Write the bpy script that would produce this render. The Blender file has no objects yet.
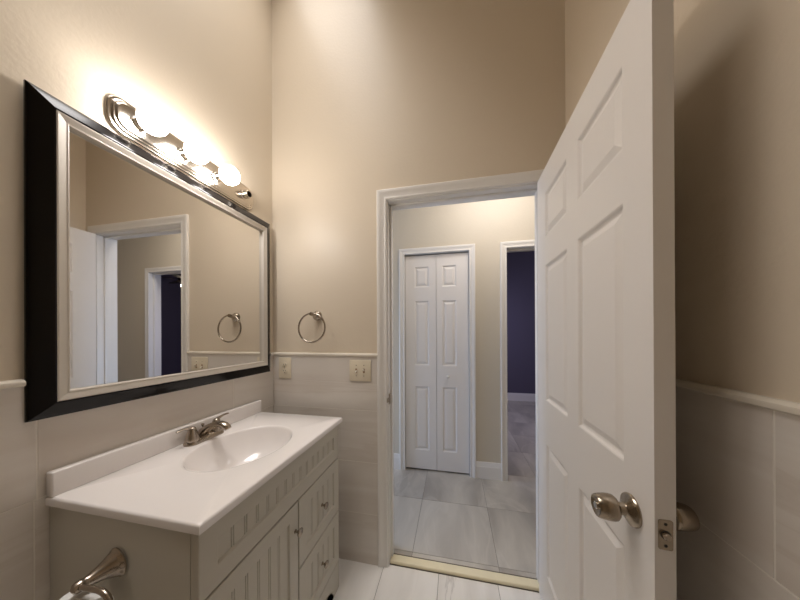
import bpy, bmesh, math, random
from mathutils import Vector, Matrix
PI = math.pi
C = bpy.context.scene.collection
scene = bpy.context.scene

# ------------------------------------------------------------------ camera
CAM = Vector((1.1009, -1.3606, 1.2892)); YAW, PITCH, ROLL, FPX = .2037, .0008, -.0043, 249.58
fwd = Vector((-math.sin(YAW)*math.cos(PITCH), math.cos(YAW)*math.cos(PITCH), math.sin(PITCH)))
rt = Vector((math.cos(YAW), math.sin(YAW), 0)); up = rt.cross(fwd)
r2 = rt*math.cos(ROLL)+up*math.sin(ROLL); u2 = -rt*math.sin(ROLL)+up*math.cos(ROLL)
cd = bpy.data.cameras.new('camera'); cam = bpy.data.objects.new('camera', cd); C.objects.link(cam)
M = Matrix((r2, u2, -fwd)).transposed().to_4x4(); M.translation = CAM; cam.matrix_world = M
cd.sensor_width = 36; cd.lens = FPX/800*36; cd.shift_x = -1.73/800; cd.shift_y = 33.0/800
cd.clip_start = .02
scene.camera = cam

# ------------------------------------------------------------------ world, lights, exposure
BULB = 19.0                      # radiance of a vanity globe
BULB_COL = (1.0, .955, .925)
w = bpy.data.worlds.new('world'); scene.world = w; w.use_nodes = True
w.node_tree.nodes['Background'].inputs[0].default_value = (.35, .5, .8, 1)
w.node_tree.nodes['Background'].inputs[1].default_value = .3
vs = scene.view_settings
vs.view_transform = 'Standard'; vs.look = 'None'; vs.gamma = 1; vs.use_curve_mapping = False
vs.exposure = 1.1

def area(name, loc, target, sx, sy, power, col):
    l = bpy.data.lights.new(name, 'AREA'); l.shape = 'RECTANGLE'; l.size = sx; l.size_y = sy
    l.energy = power; l.color = col
    o = bpy.data.objects.new(name, l); C.objects.link(o); o.location = loc
    o.rotation_euler = (Vector(target)-Vector(loc)).to_track_quat('-Z', 'Y').to_euler()
    return o
dl = area('bathroom_fill_light', (.32, -.7, 3.58), (.32, -.7, 0), .5, 1.2, 4.8, (1, .965, .945)); dl.data.spread = math.radians(105)  # unseen fill added to brighten the counter and floor
area('hall_ceiling_light', (1.5, .4, 2.72), (1.5, .4, 0), .7, .45, 4.9, (1, .96, .94))
area('hall_daylight', (-1.42, .55, .9), (1, .7, .4), .7, 1.4, 14, (.44, .62, 1))
area('far_room_fill_light', (1.25, 2.3, 1.5), (3.2, 3.2, .3), 1.2, 1.2, 12.0, (.70, .69, 1))  # added dim fill for the far room, no window on this side

# ------------------------------------------------------------------ materials
def lin(c):
    return tuple(((v/255)/12.92 if v/255 <= .04045 else ((v/255+.055)/1.055)**2.4) for v in c)
def mat(name, rgb, rough=.5, metal=0, bump=0, bscale=60, coat=0, spec=.5, var=0, vscale=4):
    m = bpy.data.materials.new(name); m.use_nodes = True; nt = m.node_tree; b = nt.nodes['Principled BSDF']
    col = lin(rgb)
    b.inputs['Base Color'].default_value = (*col, 1); b.inputs['Roughness'].default_value = rough
    b.inputs['Metallic'].default_value = metal; b.inputs['Specular IOR Level'].default_value = spec
    b.inputs['Coat Weight'].default_value = coat; b.inputs['Coat Roughness'].default_value = .08
    tc = nt.nodes.new('ShaderNodeTexCoord')
    if var:
        n = nt.nodes.new('ShaderNodeTexNoise'); n.inputs['Scale'].default_value = vscale; n.inputs['Detail'].default_value = 4
        nt.links.new(tc.outputs['Object'], n.inputs['Vector'])
        r = nt.nodes.new('ShaderNodeValToRGB')
        r.color_ramp.elements[0].position = .3; r.color_ramp.elements[1].position = .7
        r.color_ramp.elements[0].color = (*[c*(1-var) for c in col], 1); r.color_ramp.elements[1].color = (*[min(1, c*(1+var)) for c in col], 1)
        nt.links.new(n.outputs['Fac'], r.inputs['Fac']); nt.links.new(r.outputs['Color'], b.inputs['Base Color'])
    if bump:
        n = nt.nodes.new('ShaderNodeTexNoise'); n.inputs['Scale'].default_value = bscale; n.inputs['Detail'].default_value = 3
        nt.links.new(tc.outputs['Object'], n.inputs['Vector'])
        bp = nt.nodes.new('ShaderNodeBump'); bp.inputs['Strength'].default_value = bump; bp.inputs['Distance'].default_value = .004
        nt.links.new(n.outputs['Fac'], bp.inputs['Height']); nt.links.new(bp.outputs['Normal'], b.inputs['Normal'])
    return m
def stone(name, base, streak, vein, scale, rough, spec=.5, amount=.6, veinpos=.62):
    """streaky marble; every tile (mesh island) shows another piece of the slab"""
    m = bpy.data.materials.new(name); m.use_nodes = True; nt = m.node_tree; N = nt.nodes; L = nt.links
    b = N['Principled BSDF']; b.inputs['Roughness'].default_value = rough; b.inputs['Specular IOR Level'].default_value = spec
    tc = N.new('ShaderNodeTexCoord'); ge = N.new('ShaderNodeNewGeometry')
    mu = N.new('ShaderNodeMath'); mu.operation = 'MULTIPLY'; mu.inputs[1].default_value = 37.0
    L.new(ge.outputs['Random Per Island'], mu.inputs[0])
    ad = N.new('ShaderNodeVectorMath'); ad.operation = 'ADD'
    L.new(tc.outputs['Object'], ad.inputs[0]); L.new(mu.outputs[0], ad.inputs[1])
    mp = N.new('ShaderNodeMapping'); mp.inputs['Scale'].default_value = scale
    L.new(ad.outputs[0], mp.inputs['Vector'])
    n1 = N.new('ShaderNodeTexNoise'); n1.inputs['Scale'].default_value = 1; n1.inputs['Detail'].default_value = 6; n1.inputs['Distortion'].default_value = .7
    L.new(mp.outputs[0], n1.inputs['Vector'])
    cr = N.new('ShaderNodeValToRGB'); e = cr.color_ramp.elements
    e[0].position = .32; e[0].color = (*lin(streak), 1); e[1].position = .62; e[1].color = (*lin(base), 1)
    L.new(n1.outputs['Fac'], cr.inputs['Fac'])
    n2 = N.new('ShaderNodeTexNoise'); n2.inputs['Scale'].default_value = .8; n2.inputs['Detail'].default_value = 8; n2.inputs['Distortion'].default_value = 1.4
    L.new(mp.outputs[0], n2.inputs['Vector'])
    c2 = N.new('ShaderNodeValToRGB'); e = c2.color_ramp.elements
    e[0].position = veinpos-.03; e[0].color = (0, 0, 0, 1); e[1].position = veinpos; e[1].color = (amount,)*3+(1,)
    x = c2.color_ramp.elements.new(veinpos+.03); x.color = (0, 0, 0, 1)
    L.new(n2.outputs['Fac'], c2.inputs['Fac'])
    mx = N.new('ShaderNodeMix'); mx.data_type = 'RGBA'
    L.new(c2.outputs['Color'], mx.inputs[0]); L.new(cr.outputs['Color'], mx.inputs[6]); mx.inputs[7].default_value = (*lin(vein), 1)
    L.new(mx.outputs[2], b.inputs['Base Color'])
    return m
def emit(name, rgb, s):
    m = bpy.data.materials.new(name); m.use_nodes = True; b = m.node_tree.nodes['Principled BSDF']
    b.inputs['Base Color'].default_value = (.9, .9, .9, 1); b.inputs['Emission Color'].default_value = (*rgb, 1)
    b.inputs['Emission Strength'].default_value = s; b.inputs['Roughness'].default_value = .3
    return m
PAINT = mat('paint_tan', (220, 206, 185), .42, bump=.15, bscale=75, spec=.38)
HALLPAINT = mat('paint_hall', (212, 202, 184), .5, bump=.15, bscale=60)
CEIL = mat('paint_ceiling', (236, 232, 224), .7)
PURPLE = mat('paint_far_room', (90, 84, 102), .6)
TRIM = mat('paint_trim_white', (236, 232, 226), .35)
DOORW = mat('paint_door_white', (238, 233, 228), .38, bump=.05, bscale=120)
WALLTILE = stone('wall_tile', (226, 219, 210), (213, 203, 192), (194, 180, 164), (.9, .9, 8), .25, amount=.25)
JOINT = mat('wall_joint', (230, 223, 212), .6)
RAIL = mat('rail_tile', (228, 219, 204), .22)
FLOORTILE = stone('floor_tile_white', (238, 234, 228), (222, 217, 210), (170, 163, 158), (8, 1.2, 1), .3, amount=.45)
HALLTILE = stone('floor_tile_grey', (194, 186, 173), (156, 148, 138), (214, 206, 194), (3.2, 1.2, 1), .34, amount=.22, veinpos=.56)
GROUT = mat('grout', (120, 112, 102), .9)
GROUTW = mat('grout_light', (176, 166, 152), .9)
SADDLE = mat('cream_marble', (238, 226, 192), .3, var=.05, vscale=12)
VAN = mat('vanity_grey_paint', (192, 186, 172), .42)
VANSHADE = mat('vanity_shade', (70, 62, 52), .8)
TOPM = mat('cultured_marble', (240, 234, 230), .16, spec=.5, coat=.3)
NICKEL = mat('brushed_nickel', (172, 161, 148), .24, metal=1)
FIXT = mat('light_bar_nickel', (205, 196, 184), .2, metal=1)
BRONZE = mat('aged_nickel', (164, 152, 136), .22, metal=1)
CHROME = mat('polished_chrome', (225, 222, 218), .1, metal=1)
BLACK = mat('black_lacquer', (10, 7, 7), .16, spec=.25)
LINER = mat('silver_liner', (206, 198, 186), .5, metal=.12)
MIRROR = mat('mirror_silver', (232, 230, 226), .0, metal=1)
ALMOND = mat('almond_plastic', (226, 214, 190), .35)
IVORY = mat('white_plastic', (232, 226, 214), .35)
DARK = mat('dark_slot', (28, 24, 20), .6)
PAPER = mat('tissue_paper', (240, 238, 234), .9, bump=.2, bscale=200)
CARD_SHADE = mat('cardboard_and_slot_shade', (150, 120, 88), .9)
GLOBE = emit('lit_globe', BULB_COL, BULB)
FANDARK = mat('fan_dark_wood', (34, 26, 24), .45)
FANLIT = emit('lit_fan_lamp', (1, .86, .66), 14)
GLASS = mat('window_glass', (240, 245, 250), .02); GLASS.node_tree.nodes['Principled BSDF'].inputs['Transmission Weight'].default_value = 1

# ------------------------------------------------------------------ helpers
def box(bm, lo, hi, bev=0, seg=2, mi=0):
    vs_ = [bm.verts.new((x, y, z)) for x in (lo[0], hi[0]) for y in (lo[1], hi[1]) for z in (lo[2], hi[2])]
    fs = [bm.faces.new([vs_[i] for i in q]) for q in ((0,1,3,2),(4,6,7,5),(0,4,5,1),(2,3,7,6),(0,2,6,4),(1,5,7,3))]
    for f in fs: f.material_index = mi
    if bev:
        es = list({e for f in fs for e in f.edges})
        r = bmesh.ops.bevel(bm, geom=es, offset=bev, segments=seg, profile=.5, affect='EDGES')
        for f in r['faces']: f.material_index = mi
def lathe(bm, prof, origin, axis=(0,0,1), n=32, closed=True):
    """prof: list of (distance along the axis, radius)"""
    a = Vector(axis).normalized(); o = Vector(origin)
    h = Vector((0,0,1)) if abs(a.z) < .9 else Vector((1,0,0))
    e1 = a.cross(h).normalized(); e2 = a.cross(e1)
    rings = []
    for t, r in prof:
        if r < 1e-6: rings.append([bm.verts.new(o+a*t)])
        else: rings.append([bm.verts.new(o+a*t+(e1*math.cos(2*PI*i/n)+e2*math.sin(2*PI*i/n))*r) for i in range(n)])
    for A, B in zip(rings, rings[1:]):
        for i in range(n):
            j = (i+1) % n
            if len(A) == 1 and len(B) == 1: continue
            if len(A) == 1: bm.faces.new((A[0], B[i], B[j]))
            elif len(B) == 1: bm.faces.new((A[i], B[0], A[j]))
            else: bm.faces.new((A[i], B[i], B[j], A[j]))
    if closed:
        for R in (rings[0], rings[-1]):
            if len(R) > 1: bm.faces.new(R)
def tube(bm, pts, rad, n=14, cyclic=False, flat=None):
    """sweep along pts; rad number or list; flat=(a,b) scales of the section"""
    P = [Vector(q) for q in pts]; m = len(P); rings = []
    rad = rad if isinstance(rad, (list, tuple)) else [rad]*m
    prev = None
    for i in range(m):
        if cyclic: t = (P[(i+1) % m]-P[i-1]).normalized()
        else: t = (P[min(i+1, m-1)]-P[max(i-1, 0)]).normalized()
        if prev is None:
            h = Vector((0,0,1)) if abs(t.z) < .9 else Vector((1,0,0))
            e1 = t.cross(h).normalized()
        else: e1 = (prev-t*prev.dot(t)).normalized()
        prev = e1; e2 = t.cross(e1)
        fa, fb = flat[i] if flat else (1, 1)
        rings.append([bm.verts.new(P[i]+(e1*math.cos(2*PI*k/n)*fa+e2*math.sin(2*PI*k/n)*fb)*rad[i]) for k in range(n)])
    prs = list(zip(rings, rings[1:]))+([(rings[-1], rings[0])] if cyclic else [])
    for A, B in prs:
        for k in range(n):
            j = (k+1) % n; bm.faces.new((A[k], B[k], B[j], A[j]))
    if not cyclic: bm.faces.new(rings[0]); bm.faces.new(rings[-1])
def arc(p0, p1, p2, n=8):
    """quadratic bend"""
    p0, p1, p2 = map(Vector, (p0, p1, p2))
    return [p0*(1-t)**2+p1*2*t*(1-t)+p2*t*t for t in [i/n for i in range(n+1)]]
def mitred(bm, y0, y1, z0, z1, prof, axis='x'):
    """rectangular frame; prof closed loop of (inset, height) -> swept around the rectangle in the plane of constant axis"""
    loops = []
    for d, h in prof:
        cs = ((y0+d, z0+d), (y1-d, z0+d), (y1-d, z1-d), (y0+d, z1-d))
        loops.append([bm.verts.new((h, a, b) if axis == 'x' else (a, h, b)) for a, b in cs])
    m = len(prof)
    for i in range(m):
        A, B = loops[i], loops[(i+1) % m]
        for k in range(4):
            j = (k+1) % 4; bm.faces.new((A[k], A[j], B[j], B[k]))
def casing(bm, x0, x1, z0, z1, w, yface, d, sgn):
    """moulded three-sided door casing; x0..x1,z1 is the opening; sgn -1: sticks out towards -y"""
    prof = [(0, 0), (0, .6), (.10, .72), (.16, .72), (.22, .62), (.30, .60), (.62, .86), (.70, .98), (.76, 1), (.93, 1), (1, .85), (1, 0)]
    loops = []
    for u, h in prof:
        o = w*u; y = yface+sgn*d*h
        loops.append([bm.verts.new(q) for q in ((x0-o, y, z0), (x0-o, y, z1+o), (x1+o, y, z1+o), (x1+o, y, z0))])
    for A, B in zip(loops, loops[1:]+loops[:1]):
        for k in range(3): bm.faces.new((A[k], A[k+1], B[k+1], B[k]))
    bm.faces.new([L[0] for L in loops]); bm.faces.new([L[3] for L in loops])
def panel_door(bm, W, H, T, panels, fx):
    """raised-panel slab; local u 0..W, v 0..H, t 0..T; fx maps (u,v,t)->world"""
    us = sorted({0, W}|{p[0] for p in panels}|{p[1] for p in panels}); vv = sorted({0, H}|{p[2] for p in panels}|{p[3] for p in panels})
    for t0, s in ((0, 1), (T, -1)):
        for a, b in zip(us, us[1:]):
            for c, d in zip(vv, vv[1:]):
                mid = ((a+b)/2, (c+d)/2)
                inside = any(p[0] < mid[0] < p[1] and p[2] < mid[1] < p[3] for p in panels)
                if not inside: bm.faces.new([bm.verts.new(fx(u, v, t0)) for u, v in ((a, c), (b, c), (b, d), (a, d))])
        for p in panels:
            prof = [(0, 0), (.004, .002), (.008, .0075), (.012, .009), (.016, .009), (.034, .0025), (.036, .0018)]
            L = []
            for o, h in prof:
                L.append([bm.verts.new(fx(u, v, t0+s*h)) for u, v in ((p[0]+o, p[2]+o), (p[1]-o, p[2]+o), (p[1]-o, p[3]-o), (p[0]+o, p[3]-o))])
            for A, B in zip(L, L[1:]):
                for k in range(4): bm.faces.new((A[k], A[(k+1) % 4], B[(k+1) % 4], B[k]))
            bm.faces.new(L[-1])
    for q in (((0,0),(W,0)), ((W,0),(W,H)), ((W,H),(0,H)), ((0,H),(0,0))):
        (a, c), (b, d) = q
        bm.faces.new([bm.verts.new(fx(u, v, t)) for u, v, t in ((a,c,0),(b,d,0),(b,d,T),(a,c,T))])
def bead_front(bm, y0, y1, z0, z1, xf, th, fr, pitch=.045, fz=None):
    """framed front facing +x with a recessed beadboard field"""
    fz = fz or fr; ya, yb, za, zb = y0+fr, y1-fr, z0+fz, z1-fz
    prof = [(0, 0, xf-th), (0, 0, xf-.002), (.002, .002, xf), (fr-.002, fz-.002, xf), (fr, fz, xf-.001), (fr+.004, fz+.004, xf-.007)]
    L = [[bm.verts.new((x, a, b)) for a, b in ((y0+o, z0+q), (y1-o, z0+q), (y1-o, z1-q), (y0+o, z1-q))] for o, q, x in prof]
    for A, B in zip(L, L[1:]):
        for k in range(4): bm.faces.new((A[k], A[(k+1) % 4], B[(k+1) % 4], B[k]))
    bm.faces.new(L[0])
    ya += .004; yb -= .004; za += .004; zb -= .004
    n = max(2, round((yb-ya)/pitch)); st = (yb-ya)/n
    ys = [(ya, -.007)]
    for i in range(1, n):
        c = ya+st*i
        ys += [(c-.0055, -.007), (c-.004, -.0105), (c-.0025, -.007), (c+.0025, -.007), (c+.004, -.0105), (c+.0055, -.007)]
    ys.append((yb, -.007))
    row = [(bm.verts.new((xf+h, y, za)), bm.verts.new((xf+h, y, zb))) for y, h in ys]
    for A, B in zip(row, row[1:]): bm.faces.new((A[0], B[0], B[1], A[1]))
def obj(name, bm, m, parent=None, smooth=30, weld=True):
    if weld: bmesh.ops.remove_doubles(bm, verts=bm.verts, dist=1e-5)
    bmesh.ops.recalc_face_normals(bm, faces=bm.faces)
    me = bpy.data.meshes.new(name)
    if smooth:
        for f in bm.faces: f.smooth = True
        for e in bm.edges:
            if len(e.link_faces) == 2 and e.calc_face_angle(0) > math.radians(smooth): e.smooth = False
    bm.to_mesh(me); bm.free()
    for k in (m if isinstance(m, (list, tuple)) else [m]): me.materials.append(k)
    o = bpy.data.objects.new(name, me); C.objects.link(o)
    if parent is not None:
        o.parent = parent
        q, acc = parent, Vector((0,0,0))
        while q is not None: acc += q.location; q = q.parent
        o.location = -acc
    return o
def tag(o, label, cat, group=None, kind=None):
    o['label'] = label; o['category'] = cat
    if group: o['group'] = group
    if kind: o['kind'] = kind
    return o
def empty(name, loc, label, cat, group=None, kind=None):
    o = bpy.data.objects.new(name, None); C.objects.link(o); o.location = loc; o.empty_display_size = .05
    return tag(o, label, cat, group, kind)
def BM(): return bmesh.new()
def boxes(name, bs, m, parent=None, bev=0, **k):
    bm = BM()
    for lo, hi in bs: box(bm, lo, hi, bev)
    return obj(name, bm, m, parent, weld=False, **k)
ST = 'structure'

# ------------------------------------------------------------------ dimensions (metres, hall floor at z = 0)
W = 1.644; ZF = -.021; CEILZ = 3.6; YF = -3.4
XC, XJ, XR = .683, .743, 1.535           # casing edge, left jamb face, right jamb face
ZO, ZT = 2.032, 1.174
H = .957                                 # face of the hall's far wall
HX0, HX1, HC = -1.5, 3.5, 2.75
A0, A1 = .652, 1.242                     # closet opening
S0, S1 = 1.558, 2.50                     # far doorway

# ------------------------------------------------------------------ bathroom shell
wl = boxes('wall_left', [((-.1, YF-.1, ZF-.1), (0, 0, CEILZ))], PAINT)
tag(wl, 'tan painted bathroom wall behind the mirror and vanity, tiled below', 'wall', kind=ST)
wr = boxes('wall_right', [((W, YF-.1, ZF-.1), (W+.1, 0, CEILZ))], PAINT)
tag(wr, 'tan painted bathroom wall behind the open white door, tiled below', 'wall', kind=ST)
wb = boxes('wall_back', [((HX0-.1, 0, ZF-.1), (XJ-.02, .11, CEILZ)), ((XR+.02, 0, ZF-.1), (HX1+.1, .11, CEILZ)), ((XJ-.02, 0, ZO+.02), (XR+.02, .11, CEILZ))], PAINT)
tag(wb, 'tan painted wall with the doorway and the towel ring', 'wall', kind=ST)
wf = boxes('wall_front', [((-.1, YF-.1, ZF-.1), (W+.1, YF, CEILZ))], PAINT)
tag(wf, 'tan painted bathroom wall opposite the doorway', 'wall', kind=ST)
cl = boxes('ceiling', [((-.1, YF-.1, CEILZ), (W+.1, .11, CEILZ+.1))], CEIL)
tag(cl, 'high white bathroom ceiling', 'ceiling', kind=ST)

def wall_tiles(bm, fixed, th, axis, u0, u1, zs, joints, sgn):
    g = .0012
    for (za, zb), js in zip(zip(zs, zs[1:]), joints):
        cuts = [u0]+[j for j in js if u0+.02 < j < u1-.02]+[u1]
        for a, b in zip(cuts, cuts[1:]):
            a2 = a+(g if a > u0 else 0); b2 = b-(g if b < u1 else 0)
            f0, f1 = sorted((fixed, fixed+sgn*th))
            if axis == 'x': box(bm, (f0, a2, za+g), (f1, b2, zb-g), .0008, 1)
            else: box(bm, (a2, f0, za+g), (b2, f1, zb-g), .0008, 1)
def grid(o, st=.61): return [o+st*k for k in range(-8, 8)]
ZS = [ZF, .262, .555, .85, 1.158]; ZSR = [ZF, .27, .568, .868, 1.158]
bm = BM(); wall_tiles(bm, 0, .011, 'x', YF, 0, ZS, [grid(-.6), grid(-.905), grid(-.3), grid(-.905)], 1)
box(bm, (0, YF, ZF), (.0104, 0, 1.157), mi=1); obj('wainscot', bm, [WALLTILE, JOINT], wl, weld=False)
bm = BM(); wall_tiles(bm, W, .011, 'x', YF, 0, ZSR, [grid(-.2), grid(-.82), grid(-.5), grid(-.818)], -1)
box(bm, (W-.0104, YF, ZF), (W, 0, 1.157), mi=1); obj('wainscot', bm, [WALLTILE, JOINT], wr, weld=False)
bm = BM(); wall_tiles(bm, 0, .011, 'y', .011, XC, ZS, [[], [], [], []], -1); wall_tiles(bm, 0, .011, 'y', XR+.06, W-.011, ZS, [[], [], [], []], -1)
box(bm, (.011, -.0104, ZF), (XC, 0, 1.157), mi=1); obj('wainscot', bm, [WALLTILE, JOINT], wb, weld=False)
def rail(bm, pts_fn, u0, u1, p):
    prof = [(0, 1.156), (p*.75, 1.156), (p*.95, 1.159), (p, 1.164), (p*.95, 1.169), (p*.7, 1.173), (p*.4, 1.1745), (0, 1.1745)]
    A = [bm.verts.new(pts_fn(d, u0, z)) for d, z in prof]; B = [bm.verts.new(pts_fn(d, u1, z)) for d, z in prof]
    for i in range(len(prof)):
        j = (i+1) % len(prof); bm.faces.new((A[i], A[j], B[j], B[i]))
    bm.faces.new(A); bm.faces.new(B)
MY0, MY1, MZ0, MZ1 = -.925, -.045, 1.062, 1.951
bm = BM(); rail(bm, lambda d, u, z: (d, u, z), YF, MY0-.002, .024); rail(bm, lambda d, u, z: (d, u, z), MY1+.002, 0, .024); obj('chair_rail', bm, RAIL, wl)
bm = BM(); rail(bm, lambda d, u, z: (W-d, u, z), YF, 0, .018); obj('chair_rail', bm, RAIL, wr)
bm = BM(); rail(bm, lambda d, u, z: (u, -d, z), .024, XC-.001, .018); rail(bm, lambda d, u, z: (u, -d, z), XR+.061, W-.018, .018); obj('chair_rail', bm, RAIL, wb)

# bathroom floor: long marble planks
fl = boxes('floor', [((-.1, YF-.1, ZF-.1), (W+.1, .062, ZF-.002))], GROUT)
tag(fl, 'bathroom floor of long streaky white marble tiles', 'floor', kind=ST)
bm = BM(); k = 0; x = .407-.305*2
while x < W:
    x0, x1 = max(0, x), min(W, x+.305); y = 0 - (.0 if k % 2 else .31); y = .0
    cuts = [.0115] + [-.62-(.0 if k % 2 else .31)-.61*i for i in range(5)]; cuts = [c for c in cuts if c > YF]+[YF]
    if x1-x0 > .01:
        for a, b in zip(cuts, cuts[1:]): box(bm, (x0+.001, b+.001, ZF-.01), (x1-.001, a-.001, ZF), .0008, 1)
    x += .305; k += 1
obj('floor_tiles', bm, FLOORTILE, fl, weld=False)

# door frame of the bathroom doorway: casing, jamb, stop
t1 = boxes('trim_1', [((XJ-.02, -.001, ZF), (XJ, .111, ZO)), ((XR, -.001, ZF), (XR+.02, .111, ZO)), ((XJ-.02, -.001, ZO), (XR+.02, .111, ZO+.02)),], TRIM, bev=.0015)
tag(t1, 'white moulded frame around the open bathroom doorway', 'door frame', kind=ST)
boxes('door_stop', [((XJ, .038, .0), (XJ+.011, .072, ZO)), ((XR-.011, .038, 0), (XR, .072, ZO)), ((XJ, .038, ZO-.011), (XR, .072, ZO))], TRIM, t1, bev=.002)
bm = BM(); casing(bm, XJ-.006, XR+.006, ZF, ZO+.006, .056, 0, .017, -1); obj('casing', bm, TRIM, t1, smooth=20)
bm = BM(); casing(bm, XJ-.006, XR+.006, 0, ZO+.006, .056, .11, .017, 1); obj('casing', bm, TRIM, t1, smooth=20)
bm = BM(); box(bm, (XJ, .003, .885), (XJ+.0012, .034, .945), .0005, 1); box(bm, (XJ-.004, -.0185, .903), (XJ+.0012, .004, .927), .0005, 1)
obj('strike_plate', bm, BRONZE, t1)['label'] = 'dull metal strike plate'
bm = BM(); box(bm, (XJ, .012, ZF), (XR, .062, 0), .007, 3)
tag(obj('trim_2', bm, SADDLE), 'cream marble saddle across the foot of the bathroom doorway', 'threshold', kind=ST)

# ------------------------------------------------------------------ hall shell
fh = boxes('floor_hall', [((HX0-.1, .062, -.1), (5.3, 3.8, -.002))], GROUT)
tag(fh, 'hall floor of large square grey veined tiles', 'floor', kind=ST)
bm = BM()
for i in range(-6, 10):
    for j in range(-1, 8):
        x0, y0 = .86+.4795*i, .092+.4795*j
        lo = [max(HX0, x0)+.001, max(.063, y0)+.001, -.01]; hi = [min(5.2, x0+.4795)-.001, min(3.72, y0+.4795)-.001, 0]
        if hi[0]-lo[0] > .01 and hi[1]-lo[1] > .01: box(bm, lo, hi, .0008, 1)
obj('floor_tiles', bm, HALLTILE, fh, weld=False)
YR = H+.12
wh = boxes('wall_hall', [((HX0-.1, H, -.1), (A0-.015, YR, HC)), ((A1+.015, H, -.1), (S0-.02, YR, HC)), ((S1+.02, H, -.1), (HX1+.1, YR, HC)),
     ((A0-.015, H, 2.04), (A1+.015, YR, HC)), ((A0-.015, YR-.02, -.1), (A1+.015, YR, 2.04)), ((S0-.02, H, 2.045), (S1+.02, YR, HC))], HALLPAINT)
tag(wh, 'beige hall wall with the narrow closet and the dark doorway', 'wall', kind=ST)
we = boxes('wall_hall_right', [((HX1, .11, -.1), (HX1+.1, H, HC))], HALLPAINT); tag(we, 'beige end wall of the hall, right side', 'wall', kind=ST)
wx = boxes('wall_hall_left', [((HX0-.1, .11, -.1), (HX0, H, .2)), ((HX0-.1, .11, 1.9), (HX0, H, HC)), ((HX0-.1, .11, .2), (HX0, .18, 1.9)), ((HX0-.1, .9, .2), (HX0, H, 1.9))], HALLPAINT)
tag(wx, 'beige end wall of the hall with the window', 'wall', kind=ST)
wi = empty('window_1', (HX0, .54, .2), 'white framed window at the end of the hall', 'window', kind=ST)
boxes('window_frame', [((HX0-.06, .18, .2), (HX0-.02, .22, 1.9)), ((HX0-.06, .86, .2), (HX0-.02, .9, 1.9)), ((HX0-.06, .22, .2), (HX0-.02, .86, .24)), ((HX0-.06, .22, 1.86), (HX0-.02, .86, 1.9)), ((HX0-.06, .22, 1.03), (HX0-.02, .86, 1.07))], TRIM, wi, bev=.003)
boxes('window_pane', [((HX0-.042, .22, .24), (HX0-.038, .86, 1.03)), ((HX0-.042, .22, 1.07), (HX0-.038, .86, 1.86))], GLASS, wi)
ch = boxes('ceiling_hall', [((HX0-.1, .11, HC), (HX1+.1, YR, HC+.1))], CEIL); tag(ch, 'white hall ceiling', 'ceiling', kind=ST)
# closet frame, far doorway frame
t3 = boxes('trim_3', [((A0-.015, H-.001, 0), (A0, YR-.021, 2.03)), ((A1, H-.001, 0), (A1+.015, YR-.021, 2.03)), ((A0-.015, H-.001, 2.03), (A1+.015, YR-.021, 2.04))], TRIM)
tag(t3, 'white moulded frame around the narrow folding closet door', 'door frame', kind=ST)
bm = BM(); casing(bm, A0, A1, 0, 2.03, .052, H, .017, -1); obj('casing', bm, TRIM, t3, smooth=20)
t4 = boxes('trim_4', [((S0-.02, H-.001, 0), (S0, YR+.001, 2.045)), ((S1, H-.001, 0), (S1+.02, YR+.001, 2.045)), ((S0-.02, H-.001, 2.025), (S1+.02, YR+.001, 2.045))], TRIM)
tag(t4, 'white moulded frame around the dark doorway across the hall', 'door frame', kind=ST)
bm = BM(); casing(bm, S0, S1, 0, 2.027, .052, H, .017, -1); obj('casing', bm, TRIM, t4, smooth=20)
boxes('door_stop', [((S0, H+.04, 0), (S0+.011, H+.075, 2.025)), ((S1-.011, H+.04, 0), (S1, H+.075, 2.025)), ((S0, H+.04, 2.014), (S1, H+.075, 2.025))], TRIM, t4, bev=.002)
def baseboard(bm, x0, x1, y, sgn=-1, h=.145):
    prof = [(0, 0), (.014, 0), (.014, h*.72), (.011, h*.77), (.011, h*.84), (.008, h*.9), (.006, h), (0, h)]
    A = [bm.verts.new((x0, y+sgn*d, z)) for d, z in prof]; B = [bm.verts.new((x1, y+sgn*d, z)) for d, z in prof]
    for i in range(len(prof)):
        j = (i+1) % len(prof); bm.faces.new((A[i], A[j], B[j], B[i]))
    bm.faces.new(A); bm.faces.new(B)
bm = BM(); baseboard(bm, HX0, A0-.052, H); tag(obj('baseboard_left', bm, TRIM, smooth=20), 'white baseboard left of the closet in the hall', 'baseboard', kind=ST)
bm = BM(); baseboard(bm, A1+.052, S0-.052, H); tag(obj('baseboard_back', bm, TRIM, smooth=20), 'short white baseboard between the closet and the dark doorway', 'baseboard', kind=ST)
bm = BM(); baseboard(bm, S1+.052, HX1, H); tag(obj('baseboard_right', bm, TRIM, smooth=20), 'white baseboard right of the dark doorway in the hall', 'baseboard', kind=ST)

# far room behind the dark doorway
wfr = boxes('wall_far_room', [((1.1, 3.72, -.1), (5.3, 3.82, 3.0)), ((1.1, YR, -.1), (1.2, 3.72, 3.0)), ((5.2, YR, -.1), (5.3, 3.72, 3.0)), ((1.2, YR, -.1), (S0-.02, YR+.02, 3.0)), ((S1+.02, YR, -.1), (5.2, YR+.02, 3.0)), ((S0-.02, YR, 2.045), (S1+.02, YR+.02, 3.0))], PURPLE)
tag(wfr, 'dark purple walls of the unlit room across the hall', 'wall', kind=ST)
cf = boxes('ceiling_far_room', [((1.1, YR, 3.0), (5.3, 3.82, 3.1))], CEIL); tag(cf, 'ceiling of the dark room across the hall', 'ceiling', kind=ST)
bm = BM(); baseboard(bm, 1.2, 5.2, 3.72); tag(obj('baseboard_far_room', bm, TRIM, smooth=20), 'white baseboard at the far wall of the dark room', 'baseboard', kind=ST)

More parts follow.
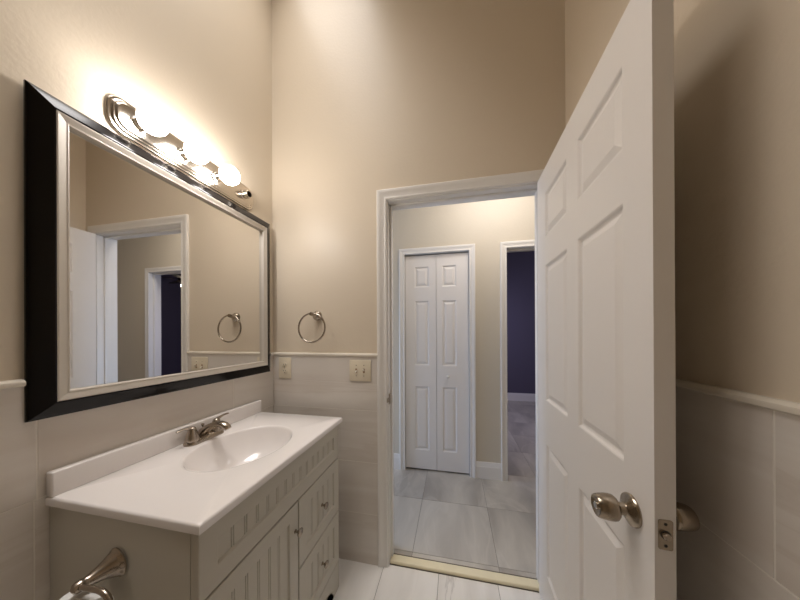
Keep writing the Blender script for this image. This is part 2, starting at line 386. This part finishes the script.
# ------------------------------------------------------------------ bathroom door
ANG, DW, DT = -.028, .757, .035
PX, PY = 1.5098, -.02
def dfx(u, v, t): return Vector((PX+u*math.sin(ANG)+t*math.cos(ANG), PY-u*math.cos(ANG)+t*math.sin(ANG), .012+v))
rows = [(.195, .79), (.985, 1.592), (1.717, 1.915)]
d1 = empty('door_1', (PX+.017, PY, .012), 'white six-panel bathroom door swung open towards the right wall', 'door', kind=ST)
bm = BM()
panel_door(bm, DW, 2.017, DT, [(a, b, c-.012, d-.012) for a, b in ((.112, .345), (.43, .663)) for c, d in rows], dfx)
obj('door_slab', bm, DOORW, d1, smooth=15)
n_ = Vector((-math.cos(ANG), -math.sin(ANG), 0))      # out of the left face
def knob(name, origin, nrm, label):
    bm = BM()
    lathe(bm, [(0, .0335), (.003, .034), (.006, .0325), (.0095, .026), (.012, .017), (.016, .0135), (.026, .0125), (.029, .0165), (.031, .0225), (.035, .0262), (.041, .0275), (.050, .0272), (.060, .0258), (.068, .0238), (.0705, .0222), (.071, .0205), (.067, .0135), (.0665, .0)], origin, nrm, 40)
    k = obj(name, bm, BRONZE, d1, smooth=35); k['label'] = label
    return k
UK, VK = .690, .880
k1 = knob('door_knob', dfx(UK, VK, 0), n_, 'satin nickel knob on the near face of the door')
bm = BM(); a = Vector(dfx(UK, VK, 0))+n_*.066
lathe(bm, [(0, .0085), (.005, .008), (.0062, .006), (.0062, 0)], a, n_, 20)
obj('turn_button', bm, CHROME, k1)
k2 = knob('door_knob', dfx(UK, VK, DT), -n_, 'satin nickel knob on the far face, behind the door edge')
eu = dfx(1, 0, 0)-dfx(0, 0, 0)
def fxe(u, t, v): return dfx(DW+u, v, t)
bm = BM(); pr = []
for su, sv, a0 in ((1, 1, 0), (-1, 1, PI/2), (-1, -1, PI), (1, -1, 3*PI/2)):
    for k in range(6):
        a = a0+PI/2*k/5; pr.append((.0175+su*.008+.004*math.cos(a), VK+sv*.0255+.004*math.sin(a)))
lo_ = [bm.verts.new(fxe(-.001, t, v)) for t, v in pr]; hi_ = [bm.verts.new(fxe(.0012, t, v)) for t, v in pr]
for i in range(len(pr)): bm.faces.new((lo_[i], lo_[(i+1) % len(pr)], hi_[(i+1) % len(pr)], hi_[i]))
bm.faces.new(hi_); bm.faces.new(lo_)
lp = obj('latch_plate', bm, BRONZE, d1); lp['label'] = 'nickel latch plate in the door edge'
bm = BM(); lathe(bm, [(0, .0085), (.001, .0085), (.001, .0)], fxe(.0012, .0175, VK), eu, 20)
for dz in (-.021, .021): lathe(bm, [(0, .003), (.0008, .0025), (.0008, 0)], fxe(.0012, .0175, VK+dz), eu, 12)
obj('latch_hole', bm, DARK, lp)
bm = BM(); lathe(bm, [(0, .0068), (.006, .0066), (.0085, .005), (.009, 0)], fxe(.0015, .0165, VK), eu, 20); obj('latch_bolt', bm, NICKEL, lp)
for z in (.23, 1.03, 1.83):
    bm = BM(); lathe(bm, [(-.048, .0), (-.048, .004), (-.044, .006), (.044, .006), (.048, .004), (.048, 0)], (PX+.043, PY+.008, z), (0, 0, 1), 14)
    box(bm, (PX+.03, PY+.002, z-.044), (PX+.04, PY+.008, z+.044)); obj('hinge', bm, BRONZE, d1)

# ------------------------------------------------------------------ folding closet door
d2 = empty('door_2', (.947, H+.02, .012), 'narrow white panelled folding closet door in the hall', 'door', kind=ST)
crow = [(.175, .775), (.97, 1.577), (1.703, 1.898)]
for x0, x1, pa, pb in ((.656, .9455, .744, .878), (.9485, 1.238, 1.001, 1.130)):
    bm = BM(); panel_door(bm, x1-x0, 2.003, .034, [(pa-x0, pb-x0, c, d) for c, d in crow], lambda u, v, t: Vector((x0+u, H+.02+t, .015+v)))
    lf = obj('door_leaf', bm, DOORW, d2, smooth=15)
bm = BM(); lathe(bm, [(0, .009), (.004, .008), (.009, .007), (.014, .011), (.021, .0155), (.027, .0155), (.031, .011), (.0325, 0)], (1.053, H+.02, .89), (0, -1, 0), 24)
obj('knob', bm, IVORY, lf, smooth=40)

# ------------------------------------------------------------------ vanity cabinet
VY0, VY1, VZ, VX = -.885, -.158, .825, .515
van = empty('vanity_cabinet', (.25, -.52, ZF), 'grey beadboard bathroom vanity cabinet with one door and two drawers under the white sink top', 'cabinet')
boxes('carcass', [((.013, VY0, ZF), (.49, VY0+.016, VZ)), ((.013, VY1-.016, ZF), (.49, VY1, VZ)), ((.013, VY0+.016, .08), (.47, VY1-.016, .1)), ((.013, VY0+.016, .1), (.02, VY1-.016, VZ))], VAN, van, bev=.001)
# face frame with arched foot rail
bm = BM()
for lo, hi in (((.4925, VY0, .11), (.4965, VY0+.05, VZ)), ((.4925, VY1-.05, .11), (.4965, VY1, VZ)), ((.4925, VY0+.05, .62), (.4965, VY1-.05, .67)), ((.4925, -.52, .11), (.4965, -.478, .62)), ((.4925, VY0+.05, .79), (.4965, VY1-.05, VZ)), ((.4925, -.478, .36), (.4965, VY1-.05, .395)), ((.4925, VY0+.05, .11), (.4965, VY1-.05, .14))): box(bm, lo, hi)
obj('face_frame', bm, VAN, van, weld=False)
bm = BM()
pts = [(VY0, ZF), (VY0+.06, ZF), (VY0+.066, .0), (VY0+.085, .03), (VY0+.12, .045), (VY1-.12, .045), (VY1-.085, .03), (VY1-.066, .0), (VY1-.06, ZF), (VY1, ZF), (VY1, .113), (VY0, .113)]
A = [bm.verts.new((.4925, y, z)) for y, z in pts]; B = [bm.verts.new((VX, y, z)) for y, z in pts]
for i in range(len(pts)): bm.faces.new((A[i], A[(i+1) % len(pts)], B[(i+1) % len(pts)], B[i]))
bm.faces.new(A); bm.faces.new(B)
bmesh.ops.triangulate(bm, faces=[f for f in bm.faces if len(f.verts) > 4])
obj('foot_rail', bm, VAN, van, smooth=20)
boxes('back_shadow_board', [((.44, VY0+.016, ZF), (.45, VY1-.016, .08))], VANSHADE, van)  # dark board put in as the shade behind the foot rail
FR = .05
bm = BM(); bead_front(bm, VY0, VY1, .651, .823, VX, .0185, FR, fz=.054); obj('false_front', bm, VAN, van, smooth=15)
bm = BM(); bead_front(bm, VY0, -.503, .117, .645, VX, .0185, FR); dr = obj('cabinet_door', bm, VAN, van, smooth=15)
def pull(origin, parent):
    bm = BM(); lathe(bm, [(0, .0075), (.002, .0075), (.004, .005), (.011, .0045), (.014, .008), (.018, .0135), (.022, .0155), (.0245, .0145), (.027, .009), (.028, 0)], origin, (1, 0, 0), 24)
    obj('knob', bm, NICKEL, parent, smooth=40)
pull((VX, -.522, .545), dr)
for z0, z1, zk in ((.380, .645, .513), (.117, .374, .248)):
    bm = BM(); bead_front(bm, -.497, VY1, z0, z1, VX, .0185, FR); d = obj('drawer', bm, VAN, van, smooth=15)
    pull((VX, -.327, zk), d)

# ------------------------------------------------------------------ countertop with moulded oval basin
TZ0, TZ = .825, .848; TY0, TY1, TX0, TX1 = -.892, -.136, .0115, .526
ec, ea, eb = (.279, -.508), .164, .201
top = empty('countertop', (.27, -.51, TZ0), 'white moulded sink top with an oval basin on the grey vanity', 'countertop')
bm = BM(); n = 96
corners = [(TX0, TY0), (TX1, TY0), (TX1, TY1), (TX0, TY1)]
angs = sorted([2*PI*i/n for i in range(n)]+[math.atan2(cy-ec[1], cx-ec[0]) % (2*PI) for cx, cy in corners])
def hit(a):
    dx, dy = math.cos(a), math.sin(a); ts = []
    if dx > 1e-9: ts.append((TX1-ec[0])/dx)
    if dx < -1e-9: ts.append((TX0-ec[0])/dx)
    if dy > 1e-9: ts.append((TY1-ec[1])/dy)
    if dy < -1e-9: ts.append((TY0-ec[1])/dy)
    t = min(ts); return ec[0]+dx*t, ec[1]+dy*t
def ell(a, s, cxs=0):
    dx, dy = math.cos(a), math.sin(a); t = 1/math.sqrt((dx/ea)**2+(dy/eb)**2); return ec[0]+dx*t*s+cxs, ec[1]+dy*t*s
def clampr(x, y, e): return min(max(x, TX0+e), TX1-e), min(max(y, TY0+e), TY1-e)
prof_e = [(0, TZ0), (0, TZ-.006), (.0018, TZ-.002), (.006, TZ)]
rings = [[bm.verts.new((*clampr(*hit(a), e), z)) for a in angs] for e, z in prof_e]
for s, z, sh in ((1.03, TZ, 0), (1.0, TZ-.001, 0), (.985, TZ-.004, 0), (.97, TZ-.010, 0), (.93, TZ-.03, 0), (.86, TZ-.06, 0), (.74, TZ-.092, -.004), (.58, TZ-.115, -.010), (.4, TZ-.128, -.016), (.22, TZ-.135, -.02), (.125, TZ-.138, -.022)):
    rings.append([bm.verts.new((*ell(a, s, sh), z)) for a in angs])
for A, B in zip(rings, rings[1:]):
    for i in range(len(angs)):
        j = (i+1) % len(angs)
        try: bm.faces.new((A[i], A[j], B[j], B[i]))
        except ValueError: pass
obj('basin_top', bm, TOPM, top, smooth=50)
bm = BM(); box(bm, (TX0, TY0, TZ-.001), (.036, TY1, .9155), .005, 3)
obj('backsplash', bm, TOPM, top)
bm = BM(); dc = (ec[0]-.022, ec[1], TZ-.1385)
lathe(bm, [(0, .026), (.003, .024), (.0035, .021), (.001, .0195), (.001, .016), (.006, .0155), (.007, .012), (.0075, 0)], dc, (0, 0, 1), 28)
obj('drain', bm, CHROME, top)['label'] = 'chrome pop-up drain'

# ------------------------------------------------------------------ faucet
FX, FY = .072, -.497
fa = empty('faucet', (FX, FY, TZ), 'brushed nickel two-handle faucet at the back of the oval basin', 'faucet')
bm = BM()
def stadium(hl, r, n=12): # along y
    return [(r*math.sin(t), hl+r*math.cos(t)) for t in [PI/2-PI*i/n for i in range(n+1)]]+[(-r*math.sin(t), -hl-r*math.cos(t)) for t in [PI/2-PI*i/n for i in range(n+1)]]
L = []
for z, ins in ((.0006, 0), (.006, 0), (.012, .002), (.017, .006), (.019, .011)):
    L.append([bm.verts.new((FX+x*(.028-ins)/.028, FY+y, TZ+z)) for x, y in [(a, b-ins*math.copysign(1, b)) for a, b in stadium(.052, .028)]])
for A, B in zip(L, L[1:]):
    for i in range(len(A)): bm.faces.new((A[i], A[(i+1) % len(A)], B[(i+1) % len(A)], B[i]))
bm.faces.new(L[-1]); bm.faces.new(L[0]); obj('base_plate', bm, NICKEL, fa, smooth=40)
bm = BM()
sp = [(FX-.012, FY, TZ+.016), (FX-.006, FY, TZ+.028), (FX+.010, FY, TZ+.042), (FX+.03, FY, TZ+.054), (FX+.055, FY, TZ+.064), (FX+.08, FY, TZ+.068), (FX+.1, FY, TZ+.064), (FX+.113, FY, TZ+.056), (FX+.118, FY, TZ+.049)]
tube(bm, sp, [.021, .0195, .0175, .016, .0155, .0155, .0155, .0145, .0125], 18, flat=[(1, 1), (1, 1), (1.05, .95), (1.1, .85), (1.15, .8), (1.15, .8), (1.1, .8), (1.05, .85), (1, .9)])
spo = obj('spout', bm, NICKEL, fa, smooth=45)
for s in (-1, 1):
    y = FY+s*.052
    bm = BM(); lathe(bm, [(.014, .0245), (.022, .024), (.034, .021), (.048, .017), (.058, .0145), (.064, .012), (.068, .007), (.069, 0)], (FX, y, TZ), (0, 0, 1), 28)
    hd = obj('handle', bm, NICKEL, fa, smooth=45)
    bm = BM()
    if s < 0: pp = [(FX, y, TZ+.062), (FX-.002, y-.014, TZ+.067), (FX-.004, y-.030, TZ+.069), (FX-.004, y-.047, TZ+.068), (FX-.004, y-.055, TZ+.0665)]
    else: pp = [(FX, y, TZ+.060), (FX-.003, y+.014, TZ+.066), (FX-.005, y+.034, TZ+.070), (FX-.006, y+.056, TZ+.071), (FX-.006, y+.066, TZ+.070)]
    tube(bm, pp, [.0085, .007, .0055, .0058, .0045], 14, flat=[(1, 1), (1.1, .8), (1.2, .7), (1.3, .7), (1.1, .7)]); obj('lever', bm, NICKEL, hd, smooth=45)
bm = BM(); lathe(bm, [(.01, .0028), (.050, .0028), (.052, .0052), (.056, .0062), (.060, .0052), (.062, 0)], (FX-.018, FY+.006, TZ), (0, 0, 1), 16)
obj('lift_rod', bm, NICKEL, fa, smooth=40)

# ------------------------------------------------------------------ mirror
mi = empty('wall_mirror', (.0115, (MY0+MY1)/2, MZ0), 'large mirror in a black frame with a silver liner above the vanity', 'mirror')
XM = .0185
bm = BM(); mitred(bm, MY0, MY1, MZ0, MZ1, [(0, .0115), (0, .017), (.002, .019), (.010, .0235), (.036, .037), (.040, .0385), (.043, .038), (.0435, .0115)]); obj('frame', bm, BLACK, mi, smooth=20)
bm = BM(); mitred(bm, MY0+.0435, MY1-.0435, MZ0+.0435, MZ1-.0435, [(0, .0115), (0, .037), (.003, .038), (.02, .0335), (.0225, .0345), (.025, .0335), (.0265, .0195), (.0265, .0115)]); obj('liner', bm, LINER, mi, smooth=20)
bm = BM(); g = .0705; box(bm, (.013, MY0+g, MZ0+g), (XM, MY1-g, MZ1-g)); obj('mirror_glass', bm, MIRROR, mi, smooth=0)

# ------------------------------------------------------------------ vanity light bar
LZ, LY0, LY1 = 2.026, -.765, -.163
lb = empty('light_bar', (0, (LY0+LY1)/2, LZ), 'brushed nickel vanity light bar above the mirror with three lit globes and an empty socket', 'light fixture')
bm = BM()
def rr(hy, hz, r, x):
    c = []
    for sy, sz, a0 in ((1, 1, 0), (-1, 1, PI/2), (-1, -1, PI), (1, -1, 3*PI/2)):
        for k in range(7):
            a = a0+PI/2*k/6; c.append((x, (LY0+LY1)/2+sy*(hy-r)+r*math.cos(a), LZ+sz*(hz-r)+r*math.sin(a)))
    return c
hy, hz = (LY1-LY0)/2, .062
L = []
for ins, x, r in ((0, .0005, .045), (0, .006, .045), (.003, .010, .043), (.008, .011, .04), (.010, .0135, .038), (.013, .0165, .036), (.016, .017, .034), (.018, .019, .032), (.021, .0225, .03), (.024, .023, .028)):
    L.append([bm.verts.new(q) for q in rr(hy-ins, hz-ins, max(r-.0, .01), x)])
for A, B in zip(L, L[1:]):
    for i in range(len(A)): bm.faces.new((A[i], A[(i+1) % len(A)], B[(i+1) % len(A)], B[i]))
bm.faces.new(L[-1]); bm.faces.new(L[0]); obj('backplate', bm, FIXT, lb, smooth=25)
BY = [-.692, -.542, -.392, -.240]
for i, y in enumerate(BY):
    bm = BM(); lathe(bm, [(.022, .024), (.025, .024), (.027, .0195), (.055, .0185), (.056, .0175), (.056, .015), (.032, .0145), (.032, 0)], (0, y, LZ-.004), (1, 0, 0), 28)
    so = obj('socket', bm, FIXT, lb, smooth=35)
    if i < 3:
        R = .041; cx_ = .056+.036
        bm = BM(); pf = [(.05-cx_, .0135), (.056-cx_, .0135)]
        a0 = math.asin(.0145/R)
        pf += [(-R*math.cos(a0+(PI-a0)*k/22), R*math.sin(a0+(PI-a0)*k/22)) for k in range(22)]+[(R, 0)]
        lathe(bm, pf, (cx_, y, LZ-.004), (1, 0, 0), 36); obj('light_bulb', bm, GLOBE, lb, smooth=60)['label'] = 'lit white globe bulb'
    else:
        so['label'] = 'empty bulb socket'
        bm = BM(); lathe(bm, [(.0325, .0142), (.034, .0142), (.034, .006), (.038, .004), (.038, 0)], (0, y, LZ-.004), (1, 0, 0), 20); obj('contact', bm, DARK, so)

# ------------------------------------------------------------------ towel ring
tr = empty('towel_ring', (.305, 0, 1.397), 'brushed nickel towel ring on the tan wall left of the doorway', 'towel ring')
bm = BM(); lathe(bm, [(0, .029), (.004, .0295), (.008, .028), (.014, .022), (.022, .0155), (.034, .012), (.05, .0105), (.058, .0115), (.064, .0095), (.067, 0)], (.306, -.0005, 1.396), Vector((-.12, -1, .12)), 28)
obj('post', bm, NICKEL, tr, smooth=40)
bm = BM(); cen = Vector((.301, -.056, 1.3225)); R = .0835
tube(bm, [cen+Vector((math.cos(2*PI*i/48)*R, math.sin(2*PI*i/48)*.004, math.sin(2*PI*i/48)*R)) for i in range(48)], .0048, 12, cyclic=True)
obj('ring', bm, NICKEL, tr, smooth=60)

# ------------------------------------------------------------------ outlet and switch
YT = -.0112
ou = empty('outlet', (.095, YT, 1.08), 'almond double power outlet on the tile beside the mirror', 'outlet')
bm = BM(); box(bm, (.053, YT-.006, 1.017), (.137, YT, 1.144), .003, 2); obj('cover_plate', bm, ALMOND, ou)
for zc in (1.062, 1.1):
    bm = BM(); lathe(bm, [(.004, .0165), (.0075, .0165), (.008, .0155), (.008, 0)], (.095, YT, zc), (0, -1, 0), 24); rc = obj('receptacle', bm, ALMOND, ou)
    bm = BM()
    for dx, hh in ((-.0065, .004), (.0065, .0035)): box(bm, (.095+dx-.0011, YT-.0083, zc+.003-hh), (.095+dx+.0011, YT-.0078, zc+.003+hh))
    lathe(bm, [(.0078, .0025), (.0083, .0025), (.0083, 0)], (.095, YT, zc-.0085), (0, -1, 0), 12); obj('slots', bm, DARK, rc)
bm = BM(); lathe(bm, [(.006, .003), (.0072, .0025), (.0072, 0)], (.095, YT, 1.081), (0, -1, 0), 12); obj('screw', bm, NICKEL, ou)
sw = empty('light_switch', (.58, YT, 1.075), 'almond double light switch plate on the tile next to the doorway', 'light switch')
bm = BM(); box(bm, (.515, YT-.006, 1.016), (.645, YT, 1.137), .003, 2); obj('cover_plate', bm, ALMOND, sw)
for xc, s in ((.557, -1), (.603, 1)):
    bm = BM(); box(bm, (xc-.0055, YT-.0068, 1.064), (xc+.0055, YT-.0058, 1.089)); tg = obj('toggle_slot', bm, CARD_SHADE, sw); tg['label'] = 'slot around the toggle, its shade coloured in'  # brown patch on the plate, coloured as the shade in the slot
    bm = BM(); tube(bm, [(xc, YT-.004, 1.0765), (xc, YT-.0105, 1.0765+s*.003), (xc, YT-.018, 1.0765+s*.0085)], [.0048, .0043, .0038], 4); obj('toggle', bm, IVORY, tg, smooth=0)
    for zz in (1.047, 1.107):
        bm = BM(); lathe(bm, [(.006, .0029), (.0072, .0025), (.0072, 0)], (xc, YT, zz), (0, -1, 0), 12); obj('screw', bm, BRONZE, sw)

# ------------------------------------------------------------------ toilet paper holder and roll
HX, HZ = .258, .712
tp = empty('toilet_paper_holder', (HX, VY0, HZ), 'nickel toilet paper holder on the side of the grey vanity', 'toilet paper holder')
bm = BM(); lathe(bm, [(0, .035), (.003, .0358), (.006, .034), (.008, .031), (.011, .030), (.02, .0245), (.034, .0178), (.05, .0128), (.058, .0118), (.06, .0128), (.068, .013), (.074, .0105), (.077, .004), (.0775, 0)], (HX+.008, VY0, HZ+.001), (-.14, -1, -.03), 32)
obj('post', bm, NICKEL, tp, smooth=40)
bm = BM(); ye = VY0-.066; zl = HZ-.046
path = [Vector((HX, ye, HZ)), Vector((HX+.02, ye, HZ+.003)), Vector((HX+.06, ye, HZ+.005))]+arc((HX+.066, ye, HZ+.005), (HX+.096, ye, HZ+.003), (HX+.096, ye, HZ-.02), 7)+arc((HX+.096, ye, zl+.018), (HX+.096, ye, zl), (HX+.076, ye, zl), 7)+[Vector((HX+.05, ye, zl)), Vector((HX-.045, ye, zl))]
tube(bm, path, .0058, 14); obj('arm', bm, NICKEL, tp, smooth=45)
ro = empty('toilet_paper_roll', (HX+.04, ye, zl-.014), 'white toilet paper roll hanging on the nickel holder', 'toilet paper')
bm = BM(); rc = Vector((HX-.038, ye, zl-.0125)); RR = .036
lathe(bm, [(0, .0205), (0, RR-.002), (.002, RR), (.084, RR), (.086, RR-.002), (.086, .0205), (0, .0205)], rc, (1, 0, 0), 40, closed=False); obj('paper', bm, PAPER, ro, smooth=40)
bm = BM(); lathe(bm, [(-.0005, .0192), (-.0005, .0206), (.0865, .0206), (.0865, .0192), (-.0005, .0192)], rc, (1, 0, 0), 30, closed=False); obj('cardboard_core', bm, CARD_SHADE, ro, smooth=40)

# ------------------------------------------------------------------ ceiling fan in the dark room (seen in the mirror)
fc = Vector((3.86, 2.4, 2.54))
fn = empty('ceiling_fan', fc+Vector((0, 0, .46)), 'dark ceiling fan with a lit lamp in the dark room, seen in the mirror', 'ceiling fan')
bm = BM(); lathe(bm, [(.46, .07), (.43, .065), (.415, .02), (-.16, .016), (-.17, .06), (-.19, .1), (-.26, .105), (-.29, .07), (-.31, .05), (-.31, 0)], fc, (0, 0, 1), 32); obj('motor_housing', bm, FANDARK, fn, smooth=40)
for i in range(5):
    a = 2*PI*i/5+.35; c, s = math.cos(a), math.sin(a); bm = BM(); ll = []
    for r_, hw in ((.1, .02), (.18, .03), (.2, .06), (.45, .07), (.6, .068), (.64, .045)):
        for z in (-.225, -.233): ll.append([bm.verts.new(fc+Vector((c*r_-s*q, s*r_+c*q, z+q*.12))) for q in (-hw, hw)])
    for k in range(0, len(ll)-2, 2):
        A, B, D, E_ = ll[k], ll[k+1], ll[k+2], ll[k+3]
        bm.faces.new((A[0], A[1], D[1], D[0])); bm.faces.new((B[0], B[1], E_[1], E_[0])); bm.faces.new((A[0], D[0], E_[0], B[0])); bm.faces.new((A[1], D[1], E_[1], B[1]))
    bm.faces.new((ll[0][0], ll[0][1], ll[1][1], ll[1][0])); bm.faces.new((ll[-2][0], ll[-2][1], ll[-1][1], ll[-1][0]))
    obj('blade', bm, FANDARK, fn, smooth=20)
bm = BM(); lathe(bm, [(-.31, .04), (-.32, .055), (-.35, .062), (-.38, .05), (-.40, .025), (-.405, 0)], fc, (0, 0, 1), 28); obj('lamp_globe', bm, FANLIT, fn, smooth=50)['label'] = 'lit lamp under the fan'
